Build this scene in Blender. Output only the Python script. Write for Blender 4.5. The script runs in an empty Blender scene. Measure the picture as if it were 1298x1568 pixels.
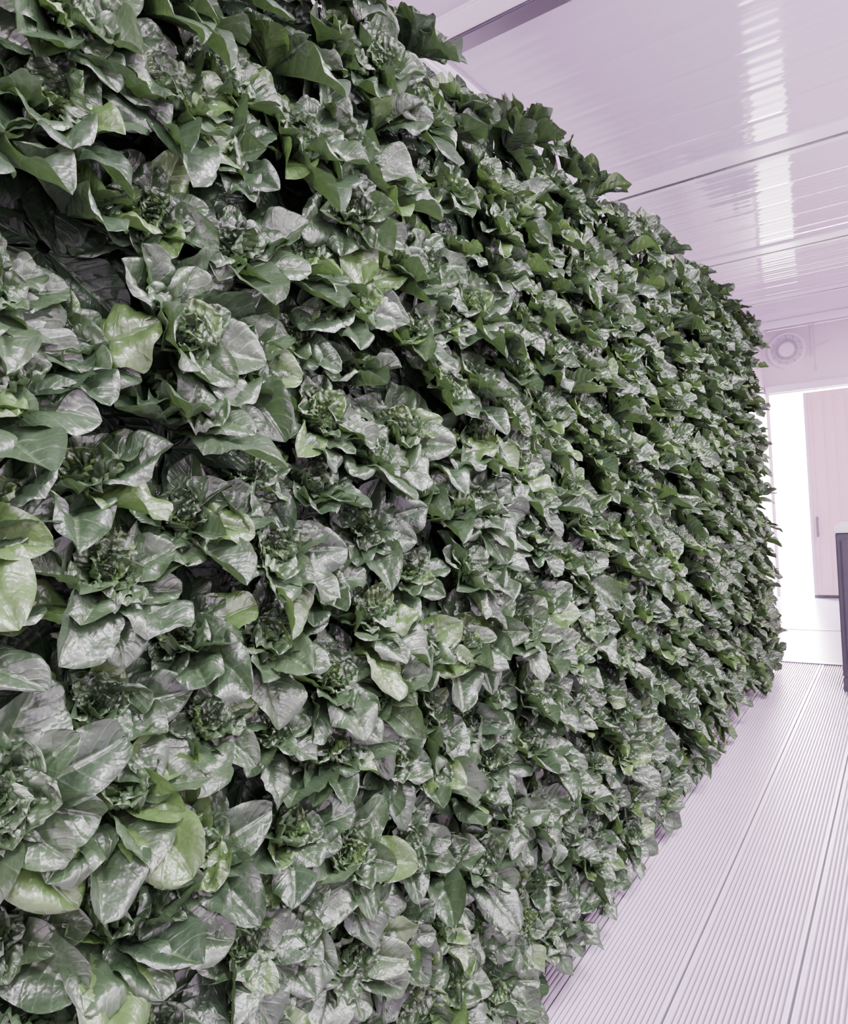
import bpy, math, random
import numpy as np
from mathutils import Matrix, Vector
rng=np.random.default_rng(31); random.seed(7)
scene=bpy.context.scene
H=2.65; CZ=1.30; XL=-1.2; XR=1.15; YB=-1.6; YF=7.9

# ---------------- material helpers
def mat(name,col,rough=.5,metal=0.,spec=.5,bump=None,var=None,emit=None,es=0):
    m=bpy.data.materials.new(name); m.use_nodes=True
    nt=m.node_tree; b=nt.nodes['Principled BSDF']
    b.inputs['Base Color'].default_value=(*col,1); b.inputs['Roughness'].default_value=rough
    b.inputs['Metallic'].default_value=metal; b.inputs['Specular IOR Level'].default_value=spec
    tc=nt.nodes.new('ShaderNodeTexCoord')
    if var:
        n=nt.nodes.new('ShaderNodeTexNoise'); n.inputs['Scale'].default_value=var[0]; n.inputs['Detail'].default_value=5
        nt.links.new(tc.outputs['Object'],n.inputs['Vector'])
        r=nt.nodes.new('ShaderNodeMix'); r.data_type='RGBA'
        r.inputs[6].default_value=(*[c*(1-var[1]) for c in col],1); r.inputs[7].default_value=(*[min(1,c*(1+var[1]*.6)) for c in col],1)
        nt.links.new(n.outputs['Fac'],r.inputs[0]); nt.links.new(r.outputs[2],b.inputs['Base Color'])
    if bump:
        n=nt.nodes.new('ShaderNodeTexNoise'); n.inputs['Scale'].default_value=bump[0]; n.inputs['Detail'].default_value=3
        nt.links.new(tc.outputs['Object'],n.inputs['Vector'])
        bp=nt.nodes.new('ShaderNodeBump'); bp.inputs['Strength'].default_value=bump[1]; bp.inputs['Distance'].default_value=.01
        nt.links.new(n.outputs['Fac'],bp.inputs['Height']); nt.links.new(bp.outputs['Normal'],b.inputs['Normal'])
    if emit:
        b.inputs['Emission Color'].default_value=(*emit,1); b.inputs['Emission Strength'].default_value=es
    return m

M_wall=mat('white_lavender_panel',(.85,.73,.84),.35,var=(3,.05))
M_ceil=mat('glossy_ceiling_panel',(.60,.49,.655),.04,spec=1.0,bump=(6,.05),var=(1.3,.06))
M_ceil2=mat('ceiling_joint_strip',(.74,.63,.79),.2,spec=.6)
M_trimw=mat('white_trim',(.86,.76,.89),.3)
M_metal=mat('brushed_aluminium',(.24,.21,.26),.35,.7)
M_dark=mat('dark_gap',(.04,.035,.05),.6)
M_floor=mat('ridged_aluminium_floor',(.71,.59,.75),.34,.25,bump=(60,.05),var=(9,.14))
M_flbase=mat('floor_groove',(.13,.10,.15),.5,.2)
M_mat=mat('vinyl_floor_mat',(.46,.44,.60),.3,var=(5,.1))
M_rack=mat('dark_tower_plastic',(.004,.006,.005),.9,spec=.1)
M_post=mat('lavender_frame_post',(.42,.42,.62),.4)
M_cab=mat('charcoal_cabinet',(.035,.028,.045),.45,var=(8,.2))
M_cabtop=mat('grey_worktop',(.55,.50,.58),.3,var=(20,.08))
M_door=mat('pinkish_door_panel',(.88,.64,.73),.4,var=(2,.04))
M_black=mat('black_rubber',(.02,.02,.022),.6)
M_led=mat('led_diffuser',(.9,.9,.9),.4,emit=(1,.93,1),es=6)
M_ground=mat('outside_concrete',(.8,.78,.8),.8,var=(4,.1))

# ---------------- mesh builder
class MB:
    def __init__(s): s.v=[];s.f=[];s.m=[];s.mats=[]
    def mi(s,m):
        if m not in s.mats: s.mats.append(m)
        return s.mats.index(m)
    def box(s,x0,x1,y0,y1,z0,z1,m,b=0.0):
        i=len(s.v); k=s.mi(m)
        if b<=0:
            s.v+=[(x,y,z) for z in(z0,z1) for y in(y0,y1) for x in(x0,x1)]
            for f in [(0,2,3,1),(4,5,7,6),(0,1,5,4),(2,6,7,3),(0,4,6,2),(1,3,7,5)]:
                s.f.append(tuple(i+a for a in f)); s.m.append(k)
        else:
            import bmesh
            bm=bmesh.new(); bmesh.ops.create_cube(bm,size=1)
            for v in bm.verts:
                v.co=Vector(((x0+x1)/2+v.co.x*(x1-x0),(y0+y1)/2+v.co.y*(y1-y0),(z0+z1)/2+v.co.z*(z1-z0)))
            bmesh.ops.bevel(bm,geom=bm.edges[:],offset=b,segments=2,affect='EDGES')
            bm.verts.index_update()
            s.v+=[tuple(v.co) for v in bm.verts]
            for f in bm.faces: s.f.append(tuple(i+v.index for v in f.verts)); s.m.append(k)
            bm.free()
    def tube(s,c,axis,prof,m,n=40,close=False):
        a=Vector(axis).normalized(); u=a.orthogonal().normalized(); w=a.cross(u); c=Vector(c); k=s.mi(m)
        i=len(s.v)
        for r,h in prof:
            for j in range(n):
                t=2*math.pi*j/n
                s.v.append(tuple(c+a*h+(u*math.cos(t)+w*math.sin(t))*r))
        for p in range(len(prof)-1):
            for j in range(n):
                s.f.append((i+p*n+j,i+p*n+(j+1)%n,i+(p+1)*n+(j+1)%n,i+(p+1)*n+j)); s.m.append(k)
        s.f.append(tuple(i+(len(prof)-1)*n+j for j in range(n))); s.m.append(k)
    def make(s,name,smooth=False,parent=None):
        me=bpy.data.meshes.new(name); me.from_pydata(s.v,[],s.f)
        for m in s.mats: me.materials.append(m)
        me.polygons.foreach_set('material_index',s.m)
        if smooth: me.polygons.foreach_set('use_smooth',[True]*len(s.f))
        me.update(); o=bpy.data.objects.new(name,me); scene.collection.objects.link(o)
        if parent: o.parent=parent
        return o

# ---------------- room shell
b=MB(); b.box(XL-.08,XL,YB,YF,0,H,M_wall); b.make('wall_left')
b=MB(); b.box(XR,XR+.08,YB,YF,0,H,M_wall); b.make('wall_right')
b=MB(); b.box(XL-.08,XR+.08,YB-.08,YB,-.05,H+.06,M_wall); b.make('wall_back')
DX0,DX1,DZ=-1.17,-.30,2.02
b=MB(); b.box(XL-.08,DX0,YF,YF+.08,0,H,M_wall); b.box(DX1,XR+.08,YF,YF+.08,0,H,M_wall); b.box(DX0,DX1,YF,YF+.08,DZ,H,M_wall)
b.make('wall_far')
b=MB(); k=b.mi(M_ceil)
ys=np.arange(YB,YF+.0001,.01)
def rip(y):
    return .00035*math.sin(2*math.pi*y/.062)+.0003*math.sin(2*math.pi*y/.155+1)+.0022*max(0,math.cos(2*math.pi*y/.26))**24
for y in ys:
    z=H+rip(y); b.v+=[(XL-.08,y,z),(XR+.08,y,z)]
for i in range(len(ys)-1):
    b.f.append((2*i,2*i+2,2*i+3,2*i+1)); b.m.append(k)
nf=len(b.f)
b.box(XL-.08,XR+.08,YB,YF+.08,H+.01,H+.07,M_wall)
ob=b.make('ceiling')
ob.data.polygons.foreach_set('use_smooth',[i<nf for i in range(len(ob.data.polygons))])
seams=[.42,1.93,3.48,5.02,6.45]
for i,y in enumerate(seams):
    b=MB()
    if i==1:
        b.box(XL,XR,y-.14,y-.05,H-.014,H+.005,M_trimw,.004)
        b.box(XL,XR,y-.05,y+.02,H-.022,H+.002,M_metal,.003)
        b.box(XL,XR,y+.02,y+.032,H-.012,H+.002,M_dark)
    else:
        b.box(XL,XR,y-.15,y-.018,H-.010,H+.005,M_ceil2,.004)
        b.box(XL,XR,y-.022,y+.0,H-.012,H+.003,M_dark)
        b.box(XL,XR,y,y+.05,H-.010,H+.005,M_ceil2,.004)
    b.make('trim_%d'%(i+1))
b=MB(); b.box(XL,XR,7.35,7.43,H-.06,H,M_trimw,.006); b.make('trim_6')
b=MB(); b.box(XL,XL+.05,YB,YF,H-.05,H-.002,M_trimw,.01); b.make('trim_7')
# floor
FY=5.22
b=MB()
b.box(XL-.08,XR+.08,YB,FY,-.05,-.006,M_flbase)
k=b.mi(M_floor)
pitch=.0127; plank=.254; x=-.81-2*plank+.0
while x<XR:
    n=20
    for j in range(n):
        a=x+j*pitch
        if a<XL or a>XR-.01: continue
        if j==0: continue
        h=0.0; w=.0042
        i=len(b.v)
        for yy in (YB,FY):
            b.v+=[(a-w,yy,-.006),(a-w*.6,yy,h),(a+w*.6,yy,h),(a+w,yy,-.006)]
        for q in range(3): b.f.append((i+q,i+q+1,i+5+q,i+4+q)); b.m.append(k)
        b.f.append((i,i+1,i+2,i+3)); b.m.append(k)
    if XL<x<XR:
        b.box(x-.0095,x-.0035,YB,FY,-.006,.0005,M_floor)
        b.box(x-.0035,x+.0035,YB,FY,-.0062,-.0055,M_dark)
        b.box(x+.0035,x+.0095,YB,FY,-.006,.0005,M_floor)
    x+=plank
b.box(XL-.08,XR+.08,FY,FY+.06,-.05,.006,M_metal,.003)
b.box(XL-.08,XR+.08,FY+.06,YF+.08,-.05,0,M_mat)
b.box(XL,XR,6.30,6.36,-.01,.004,M_metal)
b.make('floor')
b=MB(); b.box(-6,6,YF+.08,YF+9,-.12,-.03,M_ground); b.make('ground_outside')

b=MB()
dl,dr=-.865,-.02
b.box(dl,dr,YF-.055,YF-.015,.03,2.0,M_door,.006)
xx=dl+.06
while xx<dr-.05:
    b.box(xx,xx+.012,YF-.062,YF-.05,.08,1.95,M_door,.004); xx+=.095
b.box(dl-.0,dl+.03,YF-.064,YF-.052,.03,2.0,M_trimw,.004)
b.box(dl+.055,dl+.075,YF-.105,YF-.09,.60,.80,M_metal,.005)
b.box(dl+.055,dl+.075,YF-.095,YF-.05,.62,.64,M_metal,.003)
b.box(dl+.055,dl+.075,YF-.095,YF-.05,.76,.78,M_metal,.003)
b.box(XL+.01,.95,YF-.075,YF-.002,2.03,2.10,M_trimw,.006)
b.box(dl,dr,YF-.05,YF-.02,0,.03,M_black)
b.make('door_1')

b=MB()
c=(-.985,YF,2.44)
b.tube(c,(0,-1,0),[(.175,0),(.175,.03),(.16,.04),(.145,.04),(.14,.02)],M_trimw)
b.tube(c,(0,-1,0),[(.115,.0),(.115,.05),(.10,.055),(.09,.03)],M_cabtop)
b.tube(c,(0,-1,0),[(.07,.0),(.07,.055),(.055,.062),(.0,.062)],M_trimw)
for j in range(12):
    t=j*math.pi/6
    b.tube((c[0]+math.cos(t)*.11,YF-.03,c[2]+math.sin(t)*.11),(math.cos(t),0,math.sin(t)),[(.004,-.05),(.004,.05)],M_cabtop,6)
b.make('ventilation_fan',smooth=False)
b=MB()
b.tube((-.77,YF-.1,H-.005),(0,0,-1),[(.008,0),(.008,.25),(.012,.26),(.012,.30),(.005,.31)],M_cabtop,12)
b.tube((-.77,YF-.1,H-.25),(.9,0,.35),[(.007,0),(.007,.16)],M_cabtop,10)
b.tube((-.74,YF-.1,H-.005),(0,0,-1),[(.004,0),(.004,.40),(.012,.41),(.012,.45)],M_cabtop,10)
b.make('ceiling_hook_pipe')

b=MB()
cx0,cx1,cy0,cy1=-.40,XR-.02,4.62,5.10
b.box(cx0+.01,cx1,cy0+.012,cy1,.08,.905,M_cab,.006)
b.box(cx0+.04,cx1,cy0+.05,cy1,.0,.08,M_black)
b.box(cx0+.01,cx0+.04,cy0+.012,cy0+.05,0,.08,M_cab)
b.box(cx0,cx1,cy0,cy1+.01,.905,.935,M_cabtop,.004)
for x0 in(cx0+.035,cx0+.55,cx0+1.06):
    b.box(x0,x0+.48,cy0,cy0+.014,.12,.87,M_cab,.005)
    b.box(x0+.43,x0+.445,cy0-.025,cy0-.012,.55,.72,M_metal,.004)
    b.box(x0+.43,x0+.445,cy0-.02,cy0+.004,.56,.575,M_metal); b.box(x0+.43,x0+.445,cy0-.02,cy0+.004,.695,.71,M_metal)
b.make('storage_cabinet')

# ---------------- plant rack
NC=36; PY0=.36; SP=.134
cols=PY0+np.arange(NC)*SP; PY1=cols[-1]; rows=np.linspace(.16,2.18,15)
BX=-.88
crop=bpy.data.objects.new('vertical_lettuce_garden',None); scene.collection.objects.link(crop)
b=MB()
for y in cols:
    b.box(-1.0,BX-.01,y-.055,y+.055,.20,2.2,M_rack,.006)
b.box(-1.02,-.93,PY0-.06,PY1+.06,.16,2.2,M_rack)
b.box(-1.04,-.88,PY0-.10,PY0-.065,.0,2.2,M_post,.006)
b.box(-1.04,-.96,PY1+.065,PY1+.10,.0,2.2,M_post,.006)
b.box(-1.15,-1.02,PY0-.12,PY1+.12,.02,.035,M_metal)
b.box(-1.15,-1.14,PY0-.12,PY1+.12,.0,.12,M_metal); b.box(-1.03,-1.02,PY0-.12,PY1+.12,.0,.12,M_metal)
b.make('plant_tower_rack',parent=crop)

# ---------------- lettuce
def leaves(nt,ns,P):
    N=len(P['L']); t=np.linspace(0,1,nt)[None,:]; s=np.linspace(-1,1,ns)[None,None,:]
    L=P['L'][:,None]; a0=P['a0'][:,None]; cu=P['curl'][:,None]
    al=a0-cu*t**1.9
    dt=1/(nt-1)
    ca=np.cos(al)*L; sa=np.sin(al)*L
    def cum(q):
        c=np.zeros_like(q); c[:,1:]=np.cumsum((q[:,1:]+q[:,:-1])*.5*dt,axis=1); return c
    pr=cum(ca)+P['r0'][:,None]; pa=cum(sa)+P['h0'][:,None]
    tm=.58
    sm=np.clip((t-.02)/.48,0,1); sm=sm*sm*(3-2*sm)
    te=P['te'][:,None]
    tip=np.where(t>tm,np.clip(1-(np.abs(t-tm)/(1-tm))**2.1,0,1)**te,1.0)
    w=P['W'][:,None]*(.20+.80*sm)*tip+.0004
    w=w[:,:,None]; tt=t[:,:,None]
    e=lambda k:P[k][:,None,None]
    sa_=np.abs(s)
    fold=e('fold')
    lat=w*s*(1-.25*sa_**2*fold)
    hgt=w*(fold*sa_**1.5-e('roll')*sa_**3.6)
    side=np.where(s>0,1.0,0.0)
    wav=e('wav')*w*sa_**2*(np.sin(2*np.pi*(e('f')*tt)+e('ph')+side*2.3))*np.clip(tt*2,0,1)
    q=tt*7.5-sa_*1.7
    puck=2.1*e('puck')*w*(np.abs(np.sin(np.pi*q))-.5)*np.clip(sa_*3,0,1)*(1-.5*sa_)
    puck=puck+e('puck')*w*1.1*np.sin(8*s+e('ph')*3+tt*5)*np.sin(13*tt+e('ph')*5)*.5
    groove=-.14*w*np.exp(-(s/.12)**2)
    h=hgt+wav+puck+groove
    tw=e('tw')*tt
    lat2=lat*np.cos(tw)-h*np.sin(tw); h2=lat*np.sin(tw)+h*np.cos(tw)
    lat2=lat2+e('sb')*e('L')*tt**2
    T_r=np.cos(al)[:,:,None]; T_a=np.sin(al)[:,:,None]
    R=pr[:,:,None]-T_a*h2; A=pa[:,:,None]+T_r*h2; B=lat2+0*h2
    er=P['er'][:,None,None,:]; ea=P['ea'][:,None,None,:]; eb=P['eb'][:,None,None,:]
    V=R[...,None]*er+A[...,None]*ea+B[...,None]*eb
    d2=(V**2).sum(-1)
    V[...,2]-=e('sag')*d2
    return V+P['o'][:,None,None,:]

groups={0:[],1:[],2:[]}
def frame(pitch_,yaw_):
    ea=np.array([math.cos(pitch_)*math.cos(yaw_),math.cos(pitch_)*math.sin(yaw_),math.sin(pitch_)])
    u=np.cross(ea,[0,1,0]); u/=np.linalg.norm(u); return ea,u,np.cross(ea,u)
for ci,y in enumerate(cols):
    lod=0 if y<1.55 else (1 if y<2.9 else 2)
    far=min(1,max(0,(y-.8)/1.1))   # growth habit: looser & more upright further from the near end
    cshift=rng.normal(0,.010)
    for ri,z in enumerate(rows):
        zz=z+(.5*(rows[1]-rows[0]) if ci%2 else 0)-.04+rng.normal(0,.013+.006*far)+cshift
        yy=y+rng.normal(0,.011+.006*far)
        sc=rng.uniform(.84,1.26)
        out_=rng.uniform(.0,.050)
        pitch_=rng.normal(.56+.16*far,.22); yaw_=rng.normal(-.16+.1*far,.25)
        if ri==0: pitch_-=.45; sc=max(sc,1.15); out_+=.01
        if ri>=13: sc=max(sc,1.02)
        ea,u,v=frame(pitch_,yaw_)
        n=26 if lod<2 else 20
        th0=rng.uniform(0,6.28); pr=rng.uniform(.1,1)
        aoff=rng.uniform(-.08,.18)
        for i in range(n):
            g=(i+.5)/n
            th=th0+i*2.39996+rng.normal(0,.10+.1*far)
            er=u*math.cos(th)+v*math.sin(th); eb=np.cross(ea,er)
            L=sc*(.112*(1-g)**.85*(.86+.28*rng.uniform())+.018)
            W=L*rng.uniform(.30-.03*far,.39-.05*far)*(1 if g<.55 else 1.35)
            a0=math.radians(22+4*far+48*g)+rng.normal(0,.11)+aoff*(1-g)
            curl=(rng.uniform(.0,1.1-.3*far) if g<.3 else (rng.uniform(-.1,.9-.3*far) if g<.6 else rng.uniform(-.5,.3)))
            groups[lod].append((L,W,a0,curl,.007*(1-g)+.002,.012*g*sc+out_,rng.uniform(.35,.90),rng.uniform(.0,.60),
               rng.uniform(.10,.36+.03*far),rng.uniform(1.2,2.8),rng.uniform(0,6.28),rng.uniform(.045,.095) if g<.5 else rng.uniform(.17,.30),rng.normal(0,.32),rng.normal(0,.12),
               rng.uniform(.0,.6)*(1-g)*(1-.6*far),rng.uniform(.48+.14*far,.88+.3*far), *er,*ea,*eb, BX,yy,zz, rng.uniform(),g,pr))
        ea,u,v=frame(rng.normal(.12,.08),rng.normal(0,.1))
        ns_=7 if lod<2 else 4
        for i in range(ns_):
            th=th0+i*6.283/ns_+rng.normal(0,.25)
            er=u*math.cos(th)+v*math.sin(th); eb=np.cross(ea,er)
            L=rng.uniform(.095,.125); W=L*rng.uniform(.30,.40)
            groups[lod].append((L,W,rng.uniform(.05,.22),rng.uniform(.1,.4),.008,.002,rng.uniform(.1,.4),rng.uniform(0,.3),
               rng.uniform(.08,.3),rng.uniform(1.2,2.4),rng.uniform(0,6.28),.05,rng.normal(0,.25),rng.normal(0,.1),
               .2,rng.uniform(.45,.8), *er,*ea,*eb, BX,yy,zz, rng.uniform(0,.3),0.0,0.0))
keys=['L','W','a0','curl','r0','h0','fold','roll','wav','f','ph','puck','tw','sb','sag','te']
allv=[];allf=[];alluv=[];allc=[];off=0
for lod,(nt,ns) in {0:(31,17),1:(19,11),2:(10,7)}.items():
    A=np.array(groups[lod]); 
    if len(A)==0: continue
    P={k:A[:,i] for i,k in enumerate(keys)}
    P['er']=A[:,16:19];P['ea']=A[:,19:22];P['eb']=A[:,22:25];P['o']=A[:,25:28]
    V=leaves(nt,ns,P)
    V[...,0]=np.maximum(V[...,0],BX-.006+.004*np.sin(V[...,2]*50))
    V[...,2]=np.maximum(V[...,2],.02)
    N=len(A)
    allv.append(V.reshape(-1,3))
    idx=np.arange(nt*ns).reshape(nt,ns)
    q=np.stack([idx[:-1,:-1],idx[:-1,1:],idx[1:,1:],idx[1:,:-1]],-1).reshape(-1,4)
    F=(q[None]+(np.arange(N)*nt*ns)[:,None,None]).reshape(-1,4)
    allf.append(F+off); off+=N*nt*ns
    uu,vv=np.meshgrid(np.linspace(0,1,ns),np.linspace(0,1,nt))
    alluv.append(np.tile(np.stack([uu,vv],-1).reshape(-1,2),(N,1)))
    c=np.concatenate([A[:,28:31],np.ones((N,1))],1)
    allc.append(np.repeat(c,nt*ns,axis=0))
V=np.concatenate(allv).astype(np.float32);F=np.concatenate(allf).astype(np.int32)
UV=np.concatenate(alluv).astype(np.float32);C=np.concatenate(allc).astype(np.float32)
me=bpy.data.meshes.new('lettuce_plants')
me.vertices.add(len(V)); me.vertices.foreach_set('co',V.ravel())
me.loops.add(F.size); me.loops.foreach_set('vertex_index',F.ravel())
me.polygons.add(len(F)); me.polygons.foreach_set('loop_start',np.arange(0,F.size,4,dtype=np.int32))
me.polygons.foreach_set('loop_total',np.full(len(F),4,dtype=np.int32))
me.update(calc_edges=True)
me.polygons.foreach_set('use_smooth',np.ones(len(F),dtype=bool))
uvl=me.uv_layers.new(name='UVMap'); uvl.data.foreach_set('uv',UV[F.ravel()].ravel())
ca=me.color_attributes.new(name='leafinfo',type='FLOAT_COLOR',domain='POINT'); ca.data.foreach_set('color',C.ravel())
print('LEAF FACES',len(F))
lo=bpy.data.objects.new('lettuce_plants',me); scene.collection.objects.link(lo); lo.parent=crop

m=bpy.data.materials.new('lettuce_leaf'); m.use_nodes=True; nt=m.node_tree; N=nt.nodes; Lk=nt.links
bs=N['Principled BSDF']; out=N['Material Output']
def math_(op,a,b=None,c=None,clamp=False):
    n=N.new('ShaderNodeMath'); n.operation=op; n.use_clamp=clamp
    for i,x in enumerate((a,b,c)):
        if x is None: continue
        if isinstance(x,(int,float)): n.inputs[i].default_value=x
        else: Lk.new(x,n.inputs[i])
    return n.outputs[0]
def mix(f,a,b):
    n=N.new('ShaderNodeMix'); n.data_type='RGBA'
    for i,x in ((0,f),(6,a),(7,b)):
        if isinstance(x,(int,float)): n.inputs[i].default_value=x
        elif isinstance(x,tuple): n.inputs[i].default_value=(*x,1)
        else: Lk.new(x,n.inputs[i])
    return n.outputs[2]
uv=N.new('ShaderNodeUVMap'); uv.uv_map='UVMap'; sx=N.new('ShaderNodeSeparateXYZ'); Lk.new(uv.outputs[0],sx.inputs[0])
at=N.new('ShaderNodeAttribute'); at.attribute_name='leafinfo'; sc_=N.new('ShaderNodeSeparateColor'); Lk.new(at.outputs['Color'],sc_.inputs[0])
rnd,age,prn=sc_.outputs[0],sc_.outputs[1],sc_.outputs[2]
u=math_('ABSOLUTE',math_('SUBTRACT',math_('MULTIPLY',sx.outputs[0],2.0),1.0))
v=sx.outputs[1]
tc=N.new('ShaderNodeTexCoord')
nz=N.new('ShaderNodeTexNoise'); nz.inputs['Scale'].default_value=45; nz.inputs['Detail'].default_value=3; Lk.new(tc.outputs['Object'],nz.inputs['Vector'])
q=math_('ADD',math_('SUBTRACT',math_('MULTIPLY',v,7.5),math_('MULTIPLY',u,1.7)),math_('MULTIPLY',math_('SUBTRACT',nz.outputs['Fac'],.5),.5))
pp=math_('PINGPONG',q,.5)
vein=math_('SUBTRACT',1.0,math_('DIVIDE',pp,.09),clamp=True)
mid=math_('SUBTRACT',1.0,math_('DIVIDE',u,math_('SUBTRACT',.13,math_('MULTIPLY',v,.09))),clamp=True)
veinf=math_('MAXIMUM',math_('MULTIPLY',vein,.4),mid,clamp=True)
nz2=N.new('ShaderNodeTexNoise'); nz2.inputs['Scale'].default_value=130; nz2.inputs['Detail'].default_value=1; Lk.new(tc.outputs['Object'],nz2.inputs['Vector'])
hgt=math_('ADD',math_('MULTIPLY',math_('POWER',pp,.6),1.0),math_('MULTIPLY',nz2.outputs['Fac'],.7))
hgt=math_('SUBTRACT',hgt,math_('MULTIPLY',mid,.6))
bp=N.new('ShaderNodeBump'); bp.inputs['Strength'].default_value=.65; bp.inputs['Distance'].default_value=.0032
Lk.new(hgt,bp.inputs['Height']); Lk.new(bp.outputs['Normal'],bs.inputs['Normal'])
base=mix(rnd,(.021,.040,.022),(.038,.064,.033))
base=mix(math_('MULTIPLY',math_('POWER',age,1.5),.65),base,(.09,.155,.065))
base=mix(math_('MULTIPLY',math_('SUBTRACT',prn,.5,clamp=True),.4),base,(.06,.10,.042))
lime=math_('GREATER_THAN',rnd,.88)
base=mix(math_('MULTIPLY',lime,.55),base,(.095,.18,.04))
base=mix(math_('MULTIPLY',nz.outputs['Fac'],.25),base,(.026,.044,.026))
base=mix(math_('MULTIPLY',veinf,.42),base,(.16,.24,.12))
skirt=math_('LESS_THAN',prn,.05)  # low back leaves coloured darker, standing in for shade behind the heads
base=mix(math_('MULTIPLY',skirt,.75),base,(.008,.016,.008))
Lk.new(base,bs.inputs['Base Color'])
bs.inputs['Roughness'].default_value=.35
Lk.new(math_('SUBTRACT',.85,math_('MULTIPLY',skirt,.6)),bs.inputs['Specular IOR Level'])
tr=N.new('ShaderNodeBsdfTranslucent')
tcx=mix(.42,base,(.12,.24,.04)); Lk.new(tcx,tr.inputs['Color'])
ms=N.new('ShaderNodeMixShader'); ms.inputs[0].default_value=.16
Lk.new(bs.outputs[0],ms.inputs[1]); Lk.new(tr.outputs[0],ms.inputs[2]); Lk.new(ms.outputs[0],out.inputs['Surface'])
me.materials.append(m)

# ---------------- lamps (unseen fixtures, added to light plants from the right and overhead)
def area(name,loc,rot,sx_,sy_,power,col=(1,.93,.98),parent=None):
    l=bpy.data.lights.new(name,'AREA'); l.shape='RECTANGLE'; l.size=sx_; l.size_y=sy_; l.energy=power; l.color=col
    o=bpy.data.objects.new(name,l); o.location=loc; o.rotation_euler=rot; scene.collection.objects.link(o)
    if parent: o.parent=parent
    return o
for i,y in enumerate([-.4,1.1,2.6,3.9]):
    e=bpy.data.objects.new('led_grow_panel' if i==0 else 'led_grow_panel.%03d'%i,None); scene.collection.objects.link(e)
    b=MB(); b.box(XR-.07,XR-.02,y-.5,y+.5,1.5,2.45,M_trimw,.006)
    b.box(XR-.07,XR-.03,y-.48,y-.44,0,1.5,M_metal); b.box(XR-.07,XR-.03,y+.44,y+.48,0,1.5,M_metal)
    for z in np.arange(1.6,2.4,.2): b.box(XR-.08,XR-.065,y-.46,y+.46,z-.02,z+.02,M_led,.004)
    b.make('panel_housing',parent=e)
    area('panel_lamp',(XR-.095,y,2.0),(0,math.radians(90),0),.8,.9,[12,15,18,24][i],parent=e)
for i,(y,pw,cl) in enumerate([(-.5,112,(1,.93,.98)),(1.3,130,(1,.93,.98)),(3.2,150,(1,.89,.95)),(6.2,60,(1,.70,.80))]):  # out of view; last one tinted pink to add glow at the far end
    e=bpy.data.objects.new('ceiling_light_batten' if i==0 else 'ceiling_light_batten.%03d'%i,None); scene.collection.objects.link(e)
    b=MB(); b.box(.30,.42,y-.6,y+.6,H-.07,H-.005,M_trimw,.008); b.box(.315,.405,y-.58,y+.58,H-.085,H-.068,M_led,.006)
    b.make('batten_housing',parent=e)
    area('batten_lamp',(.36,y,H-.09),(0,0,0),.09,1.15,pw,cl,parent=e)
w=bpy.data.worlds.new('daylight'); scene.world=w; w.use_nodes=True
w.node_tree.nodes['Background'].inputs[0].default_value=(1,.86,.93,1); w.node_tree.nodes['Background'].inputs[1].default_value=150

# ---------------- camera
cam=bpy.data.cameras.new('camera'); co=bpy.data.objects.new('camera',cam); scene.collection.objects.link(co)
X=Vector((.8223,.0446,.5674)).normalized(); Y=Vector((.5645,.0631,-.8231)); Y=(Y-X*Y.dot(X)).normalized(); Z=X.cross(Y)
R=Matrix((X,Y,Z)).to_4x4(); R.translation=Vector((0,0,CZ))
co.matrix_world=R
cam.sensor_fit='VERTICAL'; cam.sensor_height=36; cam.lens=36*1095/1568; cam.clip_start=.02
scene.camera=co
